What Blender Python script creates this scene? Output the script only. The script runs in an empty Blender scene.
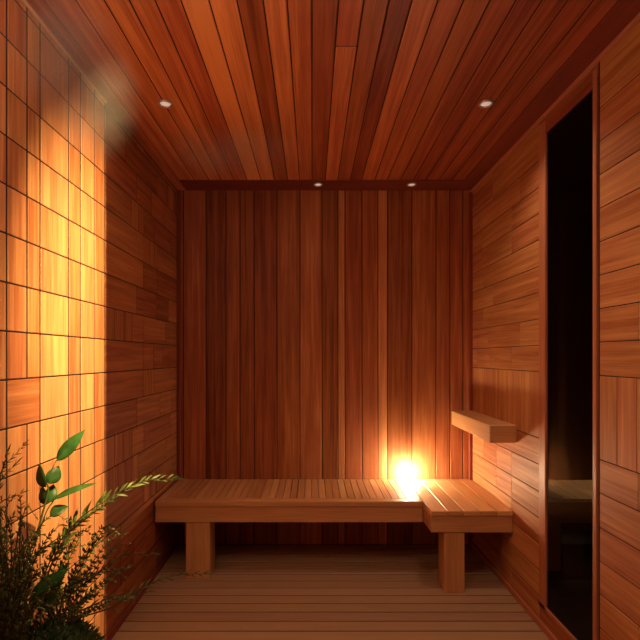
import bpy, bmesh, math, random
from mathutils import Vector, Matrix
R = random.Random(7)
S = bpy.context.scene
C = S.collection
PI = math.pi

# ---------------------------------------------------------------- room measures (metres)
XL, XR, YB, YF, H = -0.91, 1.08, 3.045, -1.2, 2.40
EYE, F = 1.27, 450.0

def at(px, py, d):
    """a point of the room d metres in front of the camera's plane"""
    return Vector(((px - 312) * d / F, d, EYE - (py - 357) * d / F))

# ---------------------------------------------------------------- materials
def nodes(name):
    m = bpy.data.materials.new(name); m.use_nodes = True
    nt = m.node_tree; nt.nodes.clear()
    out = nt.nodes.new('ShaderNodeOutputMaterial')
    b = nt.nodes.new('ShaderNodeBsdfPrincipled')
    nt.links.new(b.outputs[0], out.inputs[0])
    return m, nt, b

def wood(name, dark, mid, light, rough=0.55, grain=1.0, spec=0.35, bump=0.25, streak=0.85):
    m, nt, b = nodes(name)
    N, L = nt.nodes, nt.links
    uv = N.new('ShaderNodeUVMap'); uv.uv_map = 'grain'
    at_ = N.new('ShaderNodeAttribute'); at_.attribute_name = 'tone'
    sep = N.new('ShaderNodeSeparateColor'); L.new(at_.outputs['Color'], sep.inputs[0])
    def coords(su, sv):
        mp = N.new('ShaderNodeMapping'); mp.inputs['Scale'].default_value = (su, sv, 1)
        L.new(uv.outputs[0], mp.inputs[0])
        ad = N.new('ShaderNodeVectorMath'); ad.operation = 'ADD'
        cb = N.new('ShaderNodeCombineXYZ')
        mu = N.new('ShaderNodeMath'); mu.operation = 'MULTIPLY'; mu.inputs[1].default_value = 37.0
        L.new(sep.outputs[1], mu.inputs[0]); L.new(mu.outputs[0], cb.inputs[2]); L.new(mu.outputs[0], cb.inputs[0])
        L.new(mp.outputs[0], ad.inputs[0]); L.new(cb.outputs[0], ad.inputs[1])
        return ad.outputs[0]
    def noise(su, sv, det, dist=0.0):
        n = N.new('ShaderNodeTexNoise'); n.inputs['Scale'].default_value = 1.0
        n.inputs['Detail'].default_value = det; n.inputs['Distortion'].default_value = dist
        L.new(coords(su, sv), n.inputs['Vector']); return n.outputs['Fac']
    fine = noise(5 * grain, 190, 3, .3)
    broad = noise(1.3 * grain, 34, 2, .6)
    blot = noise(3.0, 7, 2, .2)
    # value = tone + grain
    def madd(a, k, c):
        q = N.new('ShaderNodeMath'); q.operation = 'MULTIPLY_ADD'
        L.new(a, q.inputs[0]); q.inputs[1].default_value = k
        if isinstance(c, float): q.inputs[2].default_value = c
        else: L.new(c, q.inputs[2])
        return q.outputs[0]
    v = madd(broad, streak, sep.outputs[0])
    v = madd(fine, .55, v)
    v = madd(blot, .22, v)
    v = madd(v, 1.0, -(streak + .55 + .22) / 2)
    cr = N.new('ShaderNodeValToRGB'); e = cr.color_ramp.elements
    e[0].position = 0.0; e[0].color = (*dark, 1)
    e[1].position = 1.0; e[1].color = (*light, 1)
    k = e.new(.5); k.color = (*mid, 1)
    L.new(v, cr.inputs[0])
    hs = N.new('ShaderNodeHueSaturation')
    hm = N.new('ShaderNodeMapRange'); hm.inputs['To Min'].default_value = .494; hm.inputs['To Max'].default_value = .505
    L.new(sep.outputs[2], hm.inputs[0]); L.new(hm.outputs[0], hs.inputs['Hue'])
    L.new(cr.outputs[0], hs.inputs['Color'])
    L.new(hs.outputs[0], b.inputs['Base Color'])
    b.inputs['Roughness'].default_value = rough
    b.inputs['Specular IOR Level'].default_value = spec
    bp = N.new('ShaderNodeBump'); bp.inputs['Strength'].default_value = bump; bp.inputs['Distance'].default_value = .0012
    L.new(fine, bp.inputs['Height']); L.new(bp.outputs[0], b.inputs['Normal'])
    return m

def plain(name, col, rough=.5, metal=0.0, emit=None, estr=0.0, noise_amt=.25, scale=30):
    m, nt, b = nodes(name)
    n = nt.nodes.new('ShaderNodeTexNoise'); n.inputs['Scale'].default_value = scale; n.inputs['Detail'].default_value = 3
    tc = nt.nodes.new('ShaderNodeTexCoord'); nt.links.new(tc.outputs['Object'], n.inputs['Vector'])
    cr = nt.nodes.new('ShaderNodeValToRGB')
    cr.color_ramp.elements[0].position = .3; cr.color_ramp.elements[1].position = .7
    cr.color_ramp.elements[0].color = (*[c * (1 - noise_amt) for c in col], 1)
    cr.color_ramp.elements[1].color = (*[min(1, c * (1 + noise_amt)) for c in col], 1)
    nt.links.new(n.outputs['Fac'], cr.inputs[0]); nt.links.new(cr.outputs[0], b.inputs['Base Color'])
    b.inputs['Roughness'].default_value = rough; b.inputs['Metallic'].default_value = metal
    if emit:
        b.inputs['Emission Color'].default_value = (*emit, 1); b.inputs['Emission Strength'].default_value = estr
    return m

CEDAR = wood('red_cedar', (.15, .030, .010), (.42, .145, .052), (.74, .375, .155))
CEDAR_CEIL = wood('ceiling_cedar', (.17, .028, .011), (.47, .130, .052), (.86, .350, .125), rough=.42)
TRIM = wood('dark_red_trim', (.10, .016, .010), (.24, .045, .026), (.42, .110, .060), rough=.5, streak=.3)
FRAMEW = wood('frame_cedar', (.22, .065, .032), (.50, .190, .095), (.70, .330, .180), rough=.45, streak=.25)
BENCHW = wood('bench_cedar', (.32, .125, .048), (.60, .320, .140), (.82, .540, .290), rough=.5, streak=.4)
FLOORW = wood('floor_deck_wood', (.18, .095, .050), (.38, .230, .135), (.50, .340, .215), rough=.6, streak=.3)
DARKB = plain('dark_groove', (.020, .006, .004), .9)
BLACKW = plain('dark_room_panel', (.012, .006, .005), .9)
LEAF = plain('leaf_green', (.045, .150, .030), .45, noise_amt=.35, scale=40)
LEAF2 = plain('fine_leaf_green', (.085, .135, .028), .5, noise_amt=.5, scale=60)
LEAF3 = plain('moss_green', (.030, .060, .016), .7, noise_amt=.5, scale=60)
STEM = plain('twig_brown', (.075, .040, .020), .7)
GSTEM = plain('green_stem', (.13, .17, .05), .6)
POT = plain('planter_clay', (.05, .038, .032), .8)
SOIL = plain('soil', (.02, .013, .009), .95)
METAL = plain('brushed_metal', (.62, .56, .52), .35, .7, noise_amt=.05)
BLACKM = plain('black_metal', (.02, .02, .02), .5, .4)
for mm in (LEAF, LEAF2):
    bb = [n for n in mm.node_tree.nodes if n.type == 'BSDF_PRINCIPLED'][0]
    bb.inputs['Transmission Weight'].default_value = 0.0
    bb.inputs['Subsurface Weight'].default_value = 0.0
GLASS, nt, b = nodes('clear_glass')
b.inputs['Base Color'].default_value = (.9, .9, .9, 1); b.inputs['Transmission Weight'].default_value = 1
b.inputs['Roughness'].default_value = .0; b.inputs['IOR'].default_value = 1.09

# ---------------------------------------------------------------- mesh builder
class MB:
    def __init__(s):
        s.bm = bmesh.new()
        s.uv = s.bm.loops.layers.uv.new('grain')
        s.tn = s.bm.loops.layers.float_color.new('tone')
    def face(s, vs, uvs=None, tone=(.5, .5, .5), mi=0, smooth=False):
        try: f = s.bm.faces.new(vs)
        except ValueError: return None
        for i, l in enumerate(f.loops):
            if uvs: l[s.uv].uv = uvs[i]
            l[s.tn] = (tone[0], tone[1], tone[2], 1)
        f.material_index = mi; f.smooth = smooth
        return f
    def block(s, lo, hi, axis='x', tone=None, ch=.002, mi=0, mat=None):
        """chamfered box; grain runs along axis"""
        tone = tone or (.5, R.random(), R.random())
        lo = Vector(lo); hi = Vector(hi)
        ch = min(ch, min(hi - lo) * .45)
        g = 'xyz'.index(axis)
        def mk(p): return s.bm.verts.new(mat @ Vector(p) if mat else p)
        V = {}
        for i in (0, 1):
            for j in (0, 1):
                for k in (0, 1):
                    c = [(lo, hi)[q][a] for a, q in enumerate((i, j, k))]
                    sg = [1 if q == 0 else -1 for q in (i, j, k)]
                    for a in range(3):                      # vertex lying on the face normal to a
                        p = [c[t] + (0 if t == a else sg[t] * ch) for t in range(3)]
                        V[(i, j, k, a)] = (mk(p), p)
        def fc(keys, n):
            o = [t for t in range(3) if t != g]
            vs = [V[k][0] for k in keys]
            def co(p):
                if n == g: return (p[o[0]] * .05, p[o[1]])
                w = [t for t in o if t != n][0]
                return (p[g], p[w] + (.37 if n != o[0] else 0))
            s.face(vs, [co(V[k][1]) for k in keys], tone, mi)
        for a in range(3):
            u, w = [t for t in range(3) if t != a]
            for q in (0, 1):
                ks = []
                for (x, y) in ((0, 0), (1, 0), (1, 1), (0, 1)):
                    idx = [0, 0, 0]; idx[a] = q; idx[u] = x; idx[w] = y
                    ks.append((*idx, a))
                fc(ks, a)
        for a in range(3):                                  # 12 bevels, along axis a
            u, w = [t for t in range(3) if t != a]
            for x in (0, 1):
                for y in (0, 1):
                    i0 = [0, 0, 0]; i0[u] = x; i0[w] = y
                    i1 = list(i0); i1[a] = 1
                    fc([(*i0, u), (*i1, u), (*i1, w), (*i0, w)], u)
        for i in (0, 1):
            for j in (0, 1):
                for k in (0, 1):
                    fc([(i, j, k, 0), (i, j, k, 1), (i, j, k, 2)], 0)
    def tube(s, pts, radii, seg=6, tone=(.5, .5, .5), mi=0, cap=True):
        pts = [Vector(p) for p in pts]
        rings = []
        prev = None
        for i, p in enumerate(pts):
            t = (pts[min(i + 1, len(pts) - 1)] - pts[max(i - 1, 0)]).normalized()
            if prev is None:
                n = t.orthogonal().normalized()
            else:
                n = (prev - t * prev.dot(t)).normalized()
            prev = n; bn = t.cross(n)
            r = radii[i] if isinstance(radii, (list, tuple)) else radii
            rings.append([s.bm.verts.new(p + n * (r * math.cos(2 * PI * k / seg)) + bn * (r * math.sin(2 * PI * k / seg))) for k in range(seg)])
        for a, b_ in zip(rings, rings[1:]):
            for k in range(seg):
                s.face([a[k], a[(k + 1) % seg], b_[(k + 1) % seg], b_[k]], None, tone, mi, True)
        if cap:
            s.face(list(reversed(rings[0])), None, tone, mi); s.face(rings[-1], None, tone, mi)
    def lathe(s, prof, c=(0, 0, 0), seg=40, tone=(.5, .5, .5), mi=0, cap0=True, cap1=True):
        c = Vector(c); rings = []
        for r, z in prof:
            rings.append([s.bm.verts.new(c + Vector((r * math.cos(2 * PI * k / seg), r * math.sin(2 * PI * k / seg), z))) for k in range(seg)])
        for a, b_ in zip(rings, rings[1:]):
            for k in range(seg):
                s.face([a[k], a[(k + 1) % seg], b_[(k + 1) % seg], b_[k]], None, tone, mi, True)
        if cap0: s.face(list(reversed(rings[0])), None, tone, mi)
        if cap1: s.face(rings[-1], None, tone, mi)
    def leaf(s, base, d, up, L, W, curl=.15, n=6, tone=(.5, .5, .5), fold=.25, mi=0):
        """a leaf blade with a midrib fold, pointed at both ends"""
        d = Vector(d).normalized(); up = Vector(up)
        up = (up - d * up.dot(d)); up = up.normalized() if up.length > 1e-5 else d.orthogonal().normalized()
        sd = d.cross(up)
        rows = []
        th = max(.00035, W * .02)
        for i in range(n + 1):
            t = i / n
            w = W * .5 * (math.sin(PI * t ** .8) ** .85 if 0 < t < 1 else 0.03)
            p = Vector(base) + d * (L * t) - up * (curl * L * t * t)
            rows.append([p - sd * w + up * (w * fold), p, p + sd * w + up * (w * fold)])
        top = [[s.bm.verts.new(q) for q in r] for r in rows]
        bot = [[s.bm.verts.new(q - up * th) for q in r] for r in rows]
        for i in range(n):
            for k in (0, 1):
                s.face([top[i][k], top[i][k + 1], top[i + 1][k + 1], top[i + 1][k]], None, tone, mi, True)
                s.face([bot[i][k], bot[i + 1][k], bot[i + 1][k + 1], bot[i][k + 1]], None, tone, mi, True)
            s.face([top[i][0], top[i + 1][0], bot[i + 1][0], bot[i][0]], None, tone, mi)
            s.face([top[i][2], bot[i][2], bot[i + 1][2], top[i + 1][2]], None, tone, mi)
    def build(s, name, mats, parent=None, origin=None):
        if not isinstance(mats, (list, tuple)): mats = [mats]
        me = bpy.data.meshes.new(name)
        bmesh.ops.recalc_face_normals(s.bm, faces=s.bm.faces)
        if origin is not None:
            bmesh.ops.translate(s.bm, verts=s.bm.verts, vec=-Vector(origin))
        s.bm.to_mesh(me); s.bm.free()
        for m in mats: me.materials.append(m)
        o = bpy.data.objects.new(name, me); C.objects.link(o)
        if origin is not None: o.location = origin
        if parent: o.parent = parent
        return o

def tag(o, label=None, cat=None, group=None, kind=None):
    if label: o['label'] = label
    if cat: o['category'] = cat
    if group: o['group'] = group
    if kind: o['kind'] = kind
    return o
def struct(o, label=None): return tag(o, label=label, kind='structure')
def empty(name, loc=(0, 0, 0)):
    o = bpy.data.objects.new(name, None); o.empty_display_size = .1; C.objects.link(o); o.location = loc; return o

def T(v, j=.08): return (v + R.uniform(-j, j), R.random(), R.random())
TH = .012      # board thickness
G = .0018      # half gap between boards

# ---------------------------------------------------------------- back wall: full-height vertical boards
m = MB()
edges = [177.5, 183.5, 206, 226, 240, 254, 277, 300, 322, 338, 345, 362, 378, 387.5, 412, 436, 450, 463, 472]
tones = [.26, .44, .14, .36, .30, .24, .42, .56, .26, .70, .38, .46, .84, .26, .50, .44, .42, .55]
px = lambda p: (p - 312) * YB / F
for a, b_, t in zip(edges, edges[1:], tones):
    xa, xb = max(px(a), XL), min(px(b_), XR)
    n = 1 if xb - xa < .12 else 2
    m.block((xa + .0018, YB, 0), (xb - .0018, YB + TH, H), 'z', (t, R.random(), R.random()), .003)
m.block((XL - .1, YB + .0022, 0), (XR + .1, YB + .1, H), 'z', (0, 0, 0), 0.001, mi=1)
struct(m.build('wall_back', [CEDAR, DARKB]), 'back wall of full-height vertical cedar boards in mixed red-brown tones')

# ---------------------------------------------------------------- left wall: grid of short boards, then horizontal boards
m = MB()
Z0, RH = 1.347 - .1455 * 9 - .0375 + .0, .1455
rows = [1.347 + RH * k for k in range(-10, 9)]
rows = [0.0] + [z for z in rows if .03 < z < H - .03] + [H]
cols = [1.343, 1.439, 1.508, 1.684, 1.771, 1.883, 1.978]
y = 1.343
pre = []
while y > YF + .1:
    y -= R.choice([.085, .09, .095, .11, .17]); pre.append(max(y, YF))
allc = sorted(set([YF] + pre + cols))
def lw(y0, y1, z0, z1, ax, t):
    gy = .0034 if y1 < 1.98 else .0022
    m.block((XL - TH, y0 + gy, z0 + G), (XL, y1 - gy, z1 - G), ax, t, .0022)
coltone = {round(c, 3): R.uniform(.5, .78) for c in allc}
for z0, z1 in zip(rows, rows[1:]):
    i = 0
    while i < len(allc) - 1:
        y0, y1 = allc[i], allc[i + 1]
        if z0 > 1.0 and z1 < 1.25 and abs(y0 - 1.343) < .01:       # a horizontal piece between the short boards
            lw(y0, 1.508, z0, z1, 'y', (.45, .3, .5)); i += 2; continue
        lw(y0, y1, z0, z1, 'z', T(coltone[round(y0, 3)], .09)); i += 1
r2 = random.Random(11)
for z0, z1 in zip(rows, rows[1:]):                                   # beyond: staggered horizontal boards, shade put into their darker tones
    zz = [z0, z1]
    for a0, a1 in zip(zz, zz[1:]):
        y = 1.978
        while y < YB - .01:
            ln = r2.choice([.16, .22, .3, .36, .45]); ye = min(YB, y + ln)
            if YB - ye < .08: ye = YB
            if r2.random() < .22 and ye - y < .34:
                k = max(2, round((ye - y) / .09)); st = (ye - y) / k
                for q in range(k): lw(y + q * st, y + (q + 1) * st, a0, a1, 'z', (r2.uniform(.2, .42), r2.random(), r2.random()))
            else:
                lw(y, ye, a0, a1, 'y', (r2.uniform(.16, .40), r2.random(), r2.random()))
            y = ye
m.block((XL - .1, YF, 0), (XL - .0016, YB + .1, H), 'y', (0, 0, 0), .001, mi=1)
struct(m.build('wall_left', [CEDAR, DARKB]), 'left wall of short cedar boards in a grid, lit orange by an added spotlight, shade toned into the boards beyond')

# ---------------------------------------------------------------- right wall with a tall narrow glazed opening
m = MB()
r3 = random.Random(5)
OY0, OY1, OZ0, OZ1 = 1.729, 2.080, .115, 2.302        # clear opening
FY0, FY1 = 1.698, 2.138                                # outside of the frame
zr = [0.0, .13, .255, .38, .505, .63, .76, .885, 1.20] + [1.20 + .1257 * k for k in range(1, 9)] + [H]
def rw(y0, y1, z0, z1, ax, t, c=.0016):
    m.block((XR, y0 + G * .7, z0 + G), (XR + TH, y1 - G * .5, z1 - G), ax, t, c)
for (ya, yb) in ((YF, FY0 - .008), (FY1, YB)):
    for z0, z1 in zip(zr, zr[1:]):
        if abs(z0 - .885) < .001:
            y = yb; w = .095
            n = max(1, round((yb - ya) / w)); st = (yb - ya) / n
            for q in range(n): rw(ya + q * st, ya + (q + 1) * st, z0, z1, 'z', (r3.uniform(.62, .82), r3.random(), r3.random()))
            continue
        y = yb if ya < 0 else ya
        while (y > ya + .01) if ya < 0 else (y < yb - .01):
            ln = r3.choice([.2, .3, .42, .55, .7])
            if ya < 0:
                ye = max(ya, y - ln)
                if ye - ya < .1: ye = ya
                rw(ye, y, z0, z1, 'y', (r3.uniform(.58, .76), r3.random(), r3.random()))
            else:
                ye = min(yb, y + ln)
                if yb - ye < .1: ye = yb
                rw(y, ye, z0, z1, 'y', (r3.uniform(.54, .74), r3.random(), r3.random()))
            y = ye
# head boards above the opening and the sill board below it
rw(FY0, FY1, OZ1, H, 'y', (.30, .2, .3)); rw(FY0, FY1, 0, OZ0, 'y', (.5, .7, .5))
for (a, b_) in (((YF), (FY0)), ((FY1), (YB + .1))):
    m.block((XR + .0022, a, 0), (XR + .022, b_, H), 'y', (0, 0, 0), .001, mi=1)
m.block((XR + .0022, FY0, OZ1), (XR + .022, FY1, H), 'y', (0, 0, 0), .001, mi=1)
m.block((XR + .0022, FY0, 0), (XR + .022, FY1, OZ0), 'y', (0, 0, 0), .001, mi=1)
struct(m.build('wall_right', [CEDAR, DARKB]), 'right wall of horizontal cedar boards with a band of upright boards at mid-height')

# window_1: the tall glazed slit
w1 = struct(empty('window_1', (XR, (OY0 + OY1) / 2, OZ0)), 'tall narrow glazed slit in the right wall opening on a black room')
def lb(name, mat, lo, hi, ax, par, tone=(.5, .4, .5), ch=.002, label=None):
    q = MB(); q.block(lo, hi, ax, tone, ch); c = (Vector(lo) + Vector(hi)) / 2
    pl = par.location.copy() if par else Vector()
    o = q.build(name, mat, None, origin=c)
    if par: o.parent = par; o.location = c - pl
    if label: o['label'] = label
    return o
lb('window_frame', FRAMEW, (XR - .003, OY1, OZ0 - .02), (XR + .012, FY1, H - .035), 'z', w1, (.45, .2, .4))
lb('window_frame', FRAMEW, (XR - .003, FY0 + .008, OZ0 - .02), (XR + .012, OY0, H - .035), 'z', w1, (.5, .5, .4))
lb('window_frame', FRAMEW, (XR - .003, FY0 + .008, OZ0 - .02), (XR + .012, FY1, OZ0), 'y', w1, (.5, .8, .4))
lb('window_head', TRIM, (XR - .003, OY0, OZ1), (XR + .012, OY1, OZ1 + .02), 'y', w1, (.6, .8, .4))
lb('pane', GLASS, (XR + .006, OY0 - .002, OZ0 - .002), (XR + .010, OY1 + .002, OZ1 + .002), 'z', w1, ch=.0002)

# the unlit room beyond the slit
X0 = XR + .022
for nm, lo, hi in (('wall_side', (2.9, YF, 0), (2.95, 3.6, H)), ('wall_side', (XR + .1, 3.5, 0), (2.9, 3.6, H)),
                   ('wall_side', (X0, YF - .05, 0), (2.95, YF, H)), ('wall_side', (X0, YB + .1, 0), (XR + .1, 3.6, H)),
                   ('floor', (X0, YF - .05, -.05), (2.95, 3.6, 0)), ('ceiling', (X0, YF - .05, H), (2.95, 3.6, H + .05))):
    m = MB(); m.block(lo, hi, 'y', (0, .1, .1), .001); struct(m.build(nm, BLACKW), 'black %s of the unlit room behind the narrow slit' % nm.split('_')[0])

# bench of the unlit room, glimpsed through the slit
sb = tag(empty('side_bench', (1.8, 2.82, 0)), 'dim wooden bench in the black room behind the narrow glazed slit', 'bench')
m = MB()
for k in range(12):
    m.block((-.48 + .08 * k, -.185, .423), (-.404 + .08 * k, .20, .445), 'y', (.5 + .03 * (k % 3), k * .08, .5), .002)
o = m.build('seat_slats', BENCHW); o.parent = sb
m = MB(); m.block((-.48, -.19, .30), (.48, -.187, .422), 'x', (.2, .4, .5), .001); m.block((-.48, -.20, .423), (.48, -.187, .446), 'x', (.9, .4, .5), .002)
o = m.build('apron', BENCHW); o.parent = sb
for x in (-.42, .30):
    m = MB(); m.block((x, -.15, 0), (x + .1, -.05, .421), 'z', (.3, .4, .5), .003); o = m.build('leg', BENCHW); o.parent = sb

# ---------------------------------------------------------------- wall behind the camera
m = MB()
x = XL
while x < XR - .01:
    xe = min(XR, x + .1)
    m.block((x + G, YF - TH, 0), (xe - G, YF, H), 'z', T(.45, .2), .002); x = xe
m.block((XL - .1, YF - .1, 0), (XR + .02, YF - TH + .003, H), 'z', (0, 0, 0), .001, mi=1)
struct(m.build('wall_front', [CEDAR, DARKB]))

# ---------------------------------------------------------------- ceiling
m = MB()
BX0, BX1, BYB = -.85, .974, 2.875
ce = [-.85, -.75, -.660, -.580, -.498, -.416, -.327, -.238, -.155, -.079, 0, .085, .165, .245, .318, .400, .482, .565, .648, .73, .812, .893, .974]
ct = [.60, .62, .68, .60, .52, .98, .86, .30, .74, .58, .28, .44, .34, .12, .60, .48, .42, .26, .18, .30, .24, .28]
for a, b_, t in zip(ce, ce[1:], ct):
    cuts = [YF, R.uniform(-.6, .9), BYB]
    if abs(a - .085) < .001: cuts = [YF, 1.64, BYB]
    for k, (y0, y1) in enumerate(zip(cuts, cuts[1:])):
        tt = t if k == 1 else t + R.uniform(-.15, .15)
        if abs(a - .085) < .001: tt = (.42, .66)[k]
        m.block((a + G, y0 + G, H), (b_ - G, y1 - G, H + TH), 'y', (tt, R.random(), R.random()), .003)
m.block((XL - .1, YF - .1, H + .0025), (XR + .02, YB + .1, H + .1), 'y', (0, 0, 0), .001, mi=1)
struct(m.build('ceiling', [CEDAR_CEIL, DARKB]), 'ceiling of long cedar boards running to the back wall')
def strip(name, mat, lo, hi, ax, tone, label, ch=.002):
    q = MB(); q.block(lo, hi, ax, tone, ch); return struct(q.build(name, mat), label)
strip('trim_1', CEDAR_CEIL, (XL, YF, H - .004), (BX0, YB, H + TH), 'y', (.45, .3, .3), 'narrow border board of the ceiling along the left wall')
strip('trim_2', TRIM, (BX1, YF, H - .004), (XR, YB, H + TH), 'y', (.35, .6, .3), 'dark red border board of the ceiling along the right wall')
strip('trim_3', TRIM, (BX0, BYB, H - .004), (BX1, YB, H + TH), 'x', (.25, .8, .3), 'dark border board of the ceiling along the back wall')
strip('trim_4', FRAMEW, (XR - .012, YF, H - .022), (XR, YB, H - .004), 'y', (.55, .8, .3), 'thin moulding where the right wall meets the ceiling')
strip('trim_5', BENCHW, (XL, YF, H - .015), (XL + .008, 1.98, H - .004), 'y', (.95, .2, .3), 'thin moulding toned pale as a highlight on top of the lit left wall')  # highlight put into a paler wood, as far as the light edge
strip('trim_6', TRIM, (XL, 1.98, H - .012), (XL + .006, YB, H - .004), 'y', (.3, .2, .3), 'thin moulding toned dark as shade above the far left wall')  # same moulding beyond the light edge, shade put into darker wood
strip('trim_7', TRIM, (XL, YB - .022, .0), (XL + .022, YB, H - .012), 'z', (.3, .2, .3), 'narrow corner batten left of the back wall')
strip('trim_8', TRIM, (XR - .022, YB - .022, .0), (XR, YB, H - .022), 'z', (.6, .2, .3), 'narrow corner batten right of the back wall')

# ---------------------------------------------------------------- floor
m = MB()
y = 2.323 + .078 * 9.3
ys = []
y = 2.323
while y < YB: y += .078
while y > YF - .08: ys.append(y); y -= .078
ys.reverse()
for y0, y1 in zip(ys, ys[1:]):
    y0 = max(y0, YF); y1 = min(y1, YB)
    if y1 - y0 < .01: continue
    m.block((XL, y0 + .0045, -.02), (XR, y1 - .0045, 0), 'x', T(.55, .1), .003)
m.block((XL - .1, YF - .1, -.06), (XR + .02, YB + .1, -.004), 'x', (0, 0, 0), .001, mi=1)
struct(m.build('floor', [FLOORW, DARKB]), 'floor of narrow brown deck boards laid from wall to wall')
strip('baseboard_right', FRAMEW, (XR - .014, YF, 0), (XR, YB - .022, .030), 'y', (.45, .2, .3), 'low cedar baseboard along the right wall')
strip('baseboard_left', TRIM, (XL, YF, 0), (XL + .010, YB - .022, .022), 'y', (.45, .2, .3), 'low dark baseboard along the left wall')

# ---------------------------------------------------------------- bench
ZT = .445
bench = tag(empty('bench', (0, 2.75, 0)), 'long L-shaped cedar bench with slatted seat running along the back wall', 'bench')
def attach(o, par):
    o.parent = par; o.location = o.location - par.location; return o
BL, BS, BR, BF, CF = -.898, .638, XR - .002, 2.575, 2.415
m = MB()
x = BL; n = 36; st = (BS - .002 - BL) / n
for k in range(n):
    m.block((BL + k * st + .0016, BF + .052, ZT - .026), (BL + (k + 1) * st - .0016, YB - .004, ZT), 'y', T(.45, .18), .002)
m.block((BL, BF + .06, ZT - .05), (BS, YB - .01, ZT - .028), 'x', (.1, .1, .1), .001)
attach(m.build('seat_slats', BENCHW, origin=(0, 2.8, ZT)), bench)
m = MB(); m.block((BL, BF - .006, ZT - .030), (BS - .002, BF + .050, ZT), 'x', (.5, .3, .4), .003)
attach(m.build('nosing', BENCHW, origin=(0, BF, ZT)), bench)
m = MB()
n = 5; st = (BR - BS) / n
for k in range(n):
    m.block((BS + k * st + .0014, CF - .006, ZT - .026), (BS + (k + 1) * st - .0014, YB - .004, ZT), 'y', T(.55, .1), .002)
m.block((BS + .01, CF + .02, ZT - .05), (BR - .01, YB - .01, ZT - .028), 'x', (.1, .1, .1), .001)
attach(m.build('corner_boards', BENCHW, origin=(.86, 2.7, ZT)), bench)
m = MB(); m.block((BL, BF, ZT - .122), (BS - .004, BF + .03, ZT - .0315), 'x', (.45, .6, .3), .003)
attach(m.build('apron', BENCHW, origin=(0, BF, ZT - .07)), bench)
m = MB(); m.block((BS + .002, CF, ZT - .118), (BR, CF + .03, ZT - .027), 'x', (.5, .9, .3), .003)
attach(m.build('apron', BENCHW, origin=(.86, CF, ZT - .07)), bench)
m = MB(); m.block((BS, CF + .031, ZT - .118), (BS + .03, YB - .005, ZT - .027), 'y', (.5, .15, .3), .003)
attach(m.build('apron', BENCHW, origin=(BS, 2.7, ZT - .07)), bench)
m = MB(); m.block((BL, BF + .031, ZT - .120), (BL + .03, YB - .005, ZT - .052), 'y', (.4, .15, .3), .003)
attach(m.build('apron', BENCHW, origin=(BL, 2.8, ZT - .07)), bench)
for (x0, x1, y0, y1) in ((-.724, -.585, BF + .004, BF + .144), (.712, .822, CF + .004, CF + .12)):
    m = MB(); m.block((x0, y0, 0), (x1, y1, ZT - .1185 if x0 > 0 else ZT - .1225), 'z', T(.45, .05), .004)
    attach(m.build('leg', BENCHW, origin=((x0 + x1) / 2, (y0 + y1) / 2, 0)), bench)
m = MB(); m.block((BL + .03, YB - .05, ZT - .12), (BS, YB - .006, ZT - .052), 'x', (.4, .15, .3), .003)
attach(m.build('wall_cleat', BENCHW, origin=(0, YB, ZT - .07)), bench)

# ---------------------------------------------------------------- wooden block shelf on the right wall
m = MB()
m.block((.937, 2.37, .817), (XR, YB - .024, .911), 'y', (.55, .35, .4), .004)
tag(m.build('wall_shelf', BENCHW, origin=(1.0, 2.7, .86)), 'thick cedar block shelf fixed to the right wall above the bench', 'shelf')

# ---------------------------------------------------------------- glowing candle lamp on the bench
LX, LY = .645, 2.985
cand = tag(empty('candle_lamp', (LX, LY, ZT)), 'small glowing candle in a glass cup on the bench by the back wall', 'candle')
def sub(mb, name, mat, par, label=None):
    o = mb.build(name, mat); o.parent = par
    if label: o['label'] = label
    return o
CUPM = plain('lit_frosted_glass', (.95, .85, .7), .4, emit=(1, .78, .47), estr=190, noise_amt=.02)
WAX = plain('pale_wax', (.9, .75, .5), .5)
FLAME = plain('candle_flame', (1, .8, .5), .5, emit=(1, .66, .32), estr=300)
m = MB(); m.lathe([(.026, .0005), (.033, .004), (.036, .03), (.0365, .080), (.034, .080), (.0335, .03), (.030, .008)], seg=36, cap1=True)
sub(m, 'glass_cup', CUPM, cand)
m = MB(); m.lathe([(.027, .0085), (.028, .012), (.028, .054), (.024, .057), (.004, .056)], seg=28)
sub(m, 'candle', WAX, cand)
m = MB(); m.lathe([(.002, .056), (.006, .061), (.0095, .069), (.0085, .079), (.005, .089), (.0012, .099)], seg=20)
sub(m, 'flame', FLAME, cand)

# ---------------------------------------------------------------- recessed ceiling lights
def light(name, kind, loc, energy, col, tgt=None, **kw):
    l = bpy.data.lights.new(name, kind); l.energy = energy; l.color = col
    for k, v in kw.items(): setattr(l, k, v)
    o = bpy.data.objects.new(name, l); C.objects.link(o); o.location = loc
    if tgt is not None:
        o.rotation_euler = (Vector(tgt) - Vector(loc)).to_track_quat('-Z', 'Y').to_euler()
    return o
WARM = (1.0, .70, .44)
LENS = plain('lamp_lens', (.8, .7, .65), .4, emit=(1, .80, .68), estr=.38)
spots = [(-.652, 2.00, 'recessed ceiling light near the left wall, closer to the front', 3),
         (.773, 2.00, 'recessed ceiling light near the right wall, closer to the front', 18),
         (.040, 2.925, 'recessed ceiling light at the back wall, the left one of two', 2.0),
         (.648, 2.925, 'recessed ceiling light at the back wall, the right one of two', 2.0),
         (-.60, -.2, None, 3), (.52, .90, None, 30)]  # last two: unseen lamps added to brighten the room
m0 = None
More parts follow.
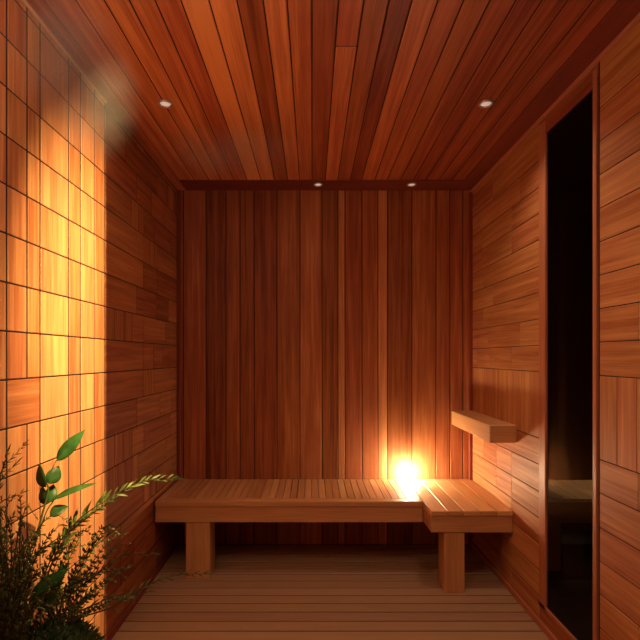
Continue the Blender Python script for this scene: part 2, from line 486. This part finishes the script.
for i, (x, y, lab, e) in enumerate(spots):
    zz = H - .004 if y > BYB else H
    t = empty('recessed_light', (x, y, zz))
    if m0 is None:
        m = MB(); m.lathe([(.022, -.0005), (.030, -.0005), (.033, -.004), (.030, -.009), (.026, -.010), (.0225, -.004)], seg=36, cap0=False, cap1=False)
        ring = m.build('bezel', METAL)
        m = MB(); m.lathe([(.0228, -.0035), (.018, -.0065), (.008, -.008)], seg=28)
        lens = m.build('lens', LENS); m0 = 1
        ring.parent = t; lens.parent = t
    else:
        for src in (ring, lens):
            c = src.copy(); C.objects.link(c); c.parent = t
    if lab: tag(t, lab, 'ceiling light', 'recessed ceiling lights')
    else: tag(t, 'added ceiling fill light out of view, on the %s side' % ('left' if x < 0 else 'right'), 'ceiling light', 'recessed ceiling lights')
    light('downlight', 'SPOT', (x, y, zz - .013), e, WARM, (x, y - (.25 if i in (2, 3) else 0), 0), spot_size=math.radians(64 if i in (2, 3) else 128), spot_blend=1.0, shadow_soft_size=.018).parent = None

light('added_bench_spot', 'SPOT', (1.75, 2.85, 2.38), 26, (1, .8, .5), (1.75, 2.83, .4), spot_size=math.radians(24), spot_blend=.8, shadow_soft_size=.02)  # unseen spot added so the bench beyond the slit shows

# ---------------------------------------------------------------- spotlight added out of view, with plates that shape its light
SP = Vector((.20, .70, 2.26)); EDGE = Vector((XL, 1.978, 1.3))
sl = tag(empty('added_spotlight', (SP.x, SP.y, H)), 'added unseen ceiling spotlight with plates that cut its beam on the left wall', 'spotlight')
tg = Vector((XL, 1.90, 1.20))
dr = (tg - SP).normalized()
m = MB()
m.tube([SP - dr * .13 - sl.location, SP - dr * .03 - sl.location], [.035, .042], 24)
sub(m, 'lamp_body', BLACKM, sl)
m = MB(); m.tube([Vector((0, 0, -.001)), SP - dr * .10 - sl.location], .008, 10); m.lathe([(.05, -.012), (.05, -.0005)], seg=24)
sub(m, 'mount', BLACKM, sl)
e2 = Vector((EDGE.x - SP.x, EDGE.y - SP.y, 0)).normalized()
pn = Vector((-e2.y, e2.x, 0))                                # away from the lit side?
if pn.y < 0: pn = -pn
m = MB()
pc = e2 * .13
# added plate blocks the beam on the far side of the cut plane
A = SP - sl.location + pc
Bv = A + pn * .16
th = e2 * .002
vs = []
for p in (A, Bv):
    for z in (.12, -.20):
        for q in (0, 1): vs.append(m.bm.verts.new(p + Vector((0, 0, z)) + th * q))
for f in ((0, 1, 3, 2), (4, 6, 7, 5), (0, 4, 5, 1), (2, 3, 7, 6), (0, 2, 6, 4), (1, 5, 7, 3)): m.face([vs[i] for i in f])
sub(m, 'beam_blocker', BLACKM, sl)
ha = Vector((tg.x - SP.x, tg.y - SP.y, 0)).normalized(); hb = Vector((-ha.y, ha.x, 0))  # lower plate, added to keep the beam off the floor
m = MB(); vs = []
for a in (-.07, .08):
    for z in (-.176, -.25):
        for q in (0, 1): vs.append(m.bm.verts.new(SP - sl.location + ha * (.12 + .002 * q) + hb * a + Vector((0, 0, z))))
for f in ((0, 1, 3, 2), (4, 6, 7, 5), (0, 4, 5, 1), (2, 3, 7, 6), (0, 2, 6, 4), (1, 5, 7, 3)): m.face([vs[i] for i in f])
sub(m, 'beam_blocker', BLACKM, sl)
key = light('added_wall_spot', 'SPOT', SP, 680, (1.0, .66, .28), tg, spot_size=math.radians(73), spot_blend=1.0, shadow_soft_size=.0015)  # unseen lamp added to light the left wall up to a hard edge
key.scale = (.42, 1.0, 1.0)

# pendant globe added out of view to fill the ceiling and walls
pend = tag(empty('added_pendant', (-.35, .72, H)), 'added unseen pendant globe filling the room, left of the added spotlight', 'lamp')
m = MB(); m.tube([(0, 0, -.001), (0, 0, -.19)], .003, 8); m.lathe([(.04, -.015), (.04, -.0005)], seg=24); sub(m, 'cord', BLACKM, pend)
GLOBE = plain('fill_globe', (.9, .8, .7), .5, emit=(1, .67, .43), estr=88, noise_amt=.02)
m = MB(); m.lathe([(.06 * math.sin(PI * k / 12) + .0005, -.245 - .06 * math.cos(PI * k / 12)) for k in range(13)], seg=32); sub(m, 'globe', GLOBE, pend)

# ---------------------------------------------------------------- plants
PX, PY = -.72, 1.25
pl = tag(empty('planter', (PX, 1.15, 0)), 'dark trough planter by the lit left wall holding the plants', 'planter')
m = MB()
m.block((-.17, -.28, .0), (.11, .27, .36), 'x', (.3, .1, .1), .006)
sub(m, 'trough', POT, pl)
m = MB(); m.block((-.155, -.265, .3605), (.095, .255, .372), 'x', (.3, .1, .1), .004); sub(m, 'soil', SOIL, pl)
SZ = .372
def path(pts, n=14):
    """smooth curve through points"""
    out = []
    P = [Vector(p) for p in pts]
    P = [P[0] * 2 - P[1]] + P + [P[-1] * 2 - P[-2]]
    for i in range(1, len(P) - 2):
        for k in range(n):
            t = k / n
            a, b_, c, d = P[i - 1], P[i], P[i + 1], P[i + 2]
            out.append(.5 * ((2 * b_) + (-a + c) * t + (2 * a - 5 * b_ + 4 * c - d) * t * t + (-a + 3 * b_ - 3 * c + d) * t ** 3))
    out.append(P[-2])
    for q in out:
        q.x = max(q.x, -.868)
    return out
rp = random.Random(3)
def sprig(st, lf, pts, r0, L, W, gap, start=.25, tilt=.7, n=4, both=True, mi=0):
    c = path(pts, 10)
    rad = [max(.0005, r0 * (1 - .8 * i / (len(c) - 1))) for i in range(len(c))]
    st.tube(c, rad, 5)
    acc = 0; tot = sum((b_ - a).length for a, b_ in zip(c, c[1:])); run = 0; side = 1
    for a, b_ in zip(c, c[1:]):
        sg = (b_ - a).length; d = (b_ - a).normalized(); run += sg; acc += sg
        if run / tot < start: acc = 0; continue
        while acc > gap:
            acc -= gap; side = -side
            f = run / tot
            sc = (1 - .45 * max(0, f - .6) / .4) * rp.uniform(.7, 1.15)
            ax = d.cross(Vector((rp.uniform(-.4, .4), -1, rp.uniform(-.3, .3)))).normalized()
            dd = d * rp.uniform(.7, 1.2) + ax * side * tilt * rp.uniform(.6, 1.2) + Vector((0, rp.uniform(-.4, .4), .1))
            lf.leaf(b_, dd, Vector((rp.uniform(-.5, .5), -.6, .7)), L * sc, W * sc, rp.uniform(-.05, .35), n, mi=mi)
    if both: lf.leaf(c[-1], c[-1] - c[-2], Vector((0, -.5, .8)), L * .9, W * .8, .1, n, mi=mi)
    return c

# narrow-leaved shrub with three long arching branches
def plant(name, loc, label, cat, group=None):
    return tag(empty(name, loc), label, cat, group)
def child(mb, name, mat, par, label=None, kind=None):
    o = mb.build(name, mat, origin=tuple(par.location)); o.parent = par; o.location = (0, 0, 0)
    if label: o['label'] = label
    if kind: o['kind'] = kind
    return o
base = Vector((-.66, 1.33, SZ))
p = plant('willow_leaf_shrub', base, 'feathery narrow-leaved shrub with long arching sprigs reaching towards the bench', 'plant')
st, lf = MB(), MB()
sprig(st, lf, [base, at(45, 600, 1.3), at(70, 530, 1.33), at(112, 497, 1.36), at(145, 481, 1.38), at(172, 479, 1.4)], .0035, .046, .011, .0105, .42, .55)
sprig(st, lf, [base, at(40, 610, 1.28), at(58, 545, 1.28), at(85, 520, 1.28), at(112, 500, 1.30)], .003, .030, .007, .009, .4, .6)
sprig(st, lf, [base, at(60, 612, 1.3), at(95, 575, 1.36), at(122, 556, 1.40), at(153, 554, 1.42)], .003, .030, .005, .012, .45, .4)
sprig(st, lf, [base, at(70, 625, 1.3), at(112, 607, 1.36), at(145, 586, 1.44), at(178, 575, 1.48), at(203, 574, 1.5)], .003, .036, .007, .013, .45, .5)
sprig(st, lf, [base, at(70, 622, 1.3), at(100, 602, 1.33), at(125, 594, 1.37), at(147, 592, 1.4)], .003, .03, .005, .014, .45, .35)
sprig(st, lf, [base, at(62, 600, 1.3), at(92, 575, 1.33), at(113, 571, 1.35), at(127, 567, 1.37)], .003, .022, .006, .010, .45, .6)
child(st, 'branches', STEM, p); child(lf, 'leaves', LEAF2, p)

# bushy small-leaved shrub between (twiggy middle)
base = Vector((-.70, 1.36, SZ))
p = plant('twiggy_shrub', base, 'twiggy small-leaved shrub beside the lit wall, right of the broad-leaved plant', 'plant')
st, lf = MB(), MB()
for k in range(26):
    tx = rp.uniform(62, 112); ty = rp.uniform(530, 612)
    dd = rp.uniform(1.30, 1.46)
    mid = at(30 + (tx - 30) * .55, 640 - (640 - ty) * .42, dd)
    b0 = base + Vector((rp.uniform(-.04, .04), rp.uniform(-.04, .04), 0))
    sprig(st, lf, [b0, mid, at(tx, ty, dd), at(tx + rp.uniform(6, 26), ty + rp.uniform(-12, 8), dd + .02)], .0022, .016, .0075, .0065, .42, 1.0, 3)
child(st, 'branches', STEM, p); child(lf, 'leaves', LEAF2, p)

# dense fine-leaved shrub at the left edge
base = Vector((-.80, 1.16, SZ))
p = plant('dense_shrub', base, 'dense dark fine-leaved shrub at the left edge of the planting', 'plant')
st, lf = MB(), MB()
for k in range(52):
    tx = rp.uniform(-40, 58); ty = rp.uniform(488, 600) + max(0, tx - 30) * .5
    dd = rp.uniform(1.08, 1.27)
    b0 = base + Vector((rp.uniform(-.04, .05), rp.uniform(-.05, .05), 0))
    bend = rp.uniform(-22, 30)
    mid = at(4 + (tx) * .5 - bend * .3, 640 - (640 - ty) * .62, dd)
    end = at(tx + bend, ty + abs(bend) * rp.uniform(-.1, .7), dd + rp.uniform(-.04, .04))
    sprig(st, lf, [b0, mid, at(tx, ty - 4, dd), end], .0022, rp.uniform(.016, .026), .0065, .0085, .35, rp.uniform(.5, 1.0), 3)
for (a, b_) in (((14, 452), (23, 446)), ((12, 466), (16, 464)), ((14, 497), (20, 494)), ((2, 470), (8, 452))):
    sprig(st, lf, [base, at(-6, 560, 1.14), at(-2, 480 + (a[1] - 452) * .6, 1.16), at(*b_, 1.18)], .0022, .026, .006, .008, .62, .6, 3)
child(st, 'branches', STEM, p); child(lf, 'leaves', LEAF2, p)

# broad-leaved plant
base = Vector((-.74, 1.26, SZ))
p = plant('broad_leaved_plant', base, 'broad-leaved plant with one large upright green leaf against the lit wall', 'plant')
st = MB()
c = path([base, at(22, 590, 1.24), at(38, 530, 1.26), at(48, 492, 1.27), at(47, 480, 1.27), at(57, 459, 1.28)], 10)
st.tube(c, [.0042 - .003 * i / (len(c) - 1) for i in range(len(c))], 8)
c2 = path([at(30, 560, 1.25), at(45, 515, 1.27), at(54, 500, 1.28)], 8); st.tube(c2, .0018, 6)
c3 = path([base, at(40, 605, 1.28), at(48, 585, 1.29), at(62, 565, 1.30)], 8); st.tube(c3, .0025, 6)
child(st, 'stem', GSTEM, p)
def bigleaf(a, b_, W, up=(0, -.8, .5), curl=.0, fold=.25, d=1.27, d2=None):
    A, B2 = at(*a, d), at(*b_, d2 or d + .02)
    q = MB(); q.leaf(A, B2 - A, up, (B2 - A).length, W, curl, 12, fold=fold)
    child(q, 'leaf', LEAF, p)
bigleaf((57, 461), (84, 430), .038, (.2, -.9, .2), .05, .22, 1.28)
bigleaf((46, 487), (38, 464), .046, (-.5, -.8, .1), .05, .3)
bigleaf((49, 484), (59, 466), .040, (.5, -.8, .1), .1, .3)
bigleaf((53, 500), (94, 480), .028, (-.3, -.6, .8), .12, .35, 1.28)
bigleaf((47, 504), (40, 486), .034, (-.3, -.8, .1), .1, .3)
bigleaf((49, 503), (53, 484), .036, (.2, -.9, .1), .1, .3)
bigleaf((50, 516), (67, 505), .040, (.1, -.6, .8), .15, .3)
bigleaf((30, 600), (66, 568), .045, (.1, -.7, .7), .1, .3, 1.24)
bigleaf((38, 612), (68, 562), .038, (.3, -.7, .5), .05, .35, 1.27)
bigleaf((44, 612), (60, 586), .034, (.3, -.7, .5), .05, .35, 1.27)
bigleaf((12, 600), (20, 565), .045, (.1, -.9, .3), .05, .3, 1.2)
bigleaf((16, 622), (14, 588), .045, (-.2, -.9, .3), .05, .3, 1.2)

# low cushion of moss-like ground cover
base = Vector((-.72, 1.12, SZ))
p = plant('ground_cover', base, 'low dark green tufted ground cover at the foot of the shrubs', 'plant')
lf = MB()
for k in range(2600):
    a = rp.uniform(0, 2 * PI); r = math.sqrt(rp.random())
    x, y_ = r * math.cos(a), r * math.sin(a)
    X, Y = -.735 + x * .15, 1.16 + y_ * .26
    z = SZ + (.165 * math.sqrt(max(0, 1 - r * r))) * rp.uniform(.75, 1.02) + .005
    lf.leaf((X, Y, z - .02), (x * .8 + rp.uniform(-.5, .5), y_ * .6 + rp.uniform(-.6, .3), rp.uniform(.3, 1)), (0, -.5, .5), rp.uniform(.02, .035), .006, .2, 2)
st = MB()
prof = [(math.cos(q * PI / 16), math.sin(q * PI / 16)) for q in range(9)]
st.lathe([(max(.001, a), b_) for a, b_ in prof], seg=24)
bmesh.ops.scale(st.bm, vec=(.145, .25, .145), verts=st.bm.verts)
bmesh.ops.translate(st.bm, vec=(-.735, 1.16, SZ), verts=st.bm.verts)
child(st, 'cushion', LEAF3, p); child(lf, 'leaves', LEAF3, p)

# ---------------------------------------------------------------- steam under the ceiling
def steam_mat(name, dens, sc, sz):
    m = bpy.data.materials.new(name); m.use_nodes = True; nt = m.node_tree; nt.nodes.clear()
    N, L = nt.nodes, nt.links
    out = N.new('ShaderNodeOutputMaterial'); v = N.new('ShaderNodeVolumePrincipled')
    v.inputs['Color'].default_value = (.95, .92, .9, 1)
    tc = N.new('ShaderNodeTexCoord')
    ns = N.new('ShaderNodeTexNoise'); ns.inputs['Scale'].default_value = sc; ns.inputs['Detail'].default_value = 2
    L.new(tc.outputs['Object'], ns.inputs['Vector'])
    mp = N.new('ShaderNodeMapping'); mp.inputs['Scale'].default_value = (1 / sz[0], 1 / sz[1], 1 / sz[2]); L.new(tc.outputs['Object'], mp.inputs[0])
    ln = N.new('ShaderNodeVectorMath'); ln.operation = 'LENGTH'; L.new(mp.outputs[0], ln.inputs[0])
    fo = N.new('ShaderNodeMapRange'); fo.interpolation_type = 'SMOOTHSTEP'
    fo.inputs['From Min'].default_value = .95; fo.inputs['From Max'].default_value = .1
    L.new(ln.outputs['Value'], fo.inputs[0])
    mr = N.new('ShaderNodeMapRange'); mr.inputs['From Min'].default_value = .35; mr.inputs['From Max'].default_value = .7; mr.inputs['To Max'].default_value = dens
    L.new(ns.outputs['Fac'], mr.inputs[0])
    mu = N.new('ShaderNodeMath'); mu.operation = 'MULTIPLY'; L.new(mr.outputs[0], mu.inputs[0]); L.new(fo.outputs[0], mu.inputs[1])
    L.new(mu.outputs[0], v.inputs['Density']); L.new(v.outputs[0], out.inputs['Volume'])
    return m
def steam(loc, sz, dens, sc, label, rot=(0, 0, 0)):
    bm = bmesh.new(); bmesh.ops.create_icosphere(bm, subdivisions=3, radius=1)
    bmesh.ops.scale(bm, vec=sz, verts=bm.verts)
    me = bpy.data.meshes.new('steam'); bm.to_mesh(me); bm.free(); me.materials.append(steam_mat('steam_haze', dens, sc, sz))
    o = bpy.data.objects.new('steam', me); C.objects.link(o); o.location = loc; o.rotation_euler = rot
    tag(o, label, 'steam', kind='stuff')
steam((-.70, 1.32, 2.12), (.19, .34, .278), 3.5, 5, 'thin grey steam drifting in front of the top of the lit left wall')
steam((-.38, 2.22, 2.27), (.42, .28, .11), 3.0, 5, 'faint wisp of steam under the ceiling right of the front left ceiling light')

# ---------------------------------------------------------------- world, camera, view
w = bpy.data.worlds.new('world'); S.world = w; w.use_nodes = True
w.node_tree.nodes['Background'].inputs[0].default_value = (.01, .005, .004, 1)
w.node_tree.nodes['Background'].inputs[1].default_value = .2
cd = bpy.data.cameras.new('camera'); cam = bpy.data.objects.new('camera', cd); C.objects.link(cam)
cam.location = (0, 0, EYE); cam.rotation_euler = (PI / 2, 0, 0)
cd.sensor_width = 36; cd.lens = F / 640 * 36; cd.shift_x = 8 / 640; cd.shift_y = 37 / 640; cd.clip_start = .02
S.camera = cam
S.view_settings.view_transform = 'Standard'; S.view_settings.look = 'None'
S.view_settings.exposure = 0; S.view_settings.gamma = 1; S.view_settings.use_curve_mapping = False
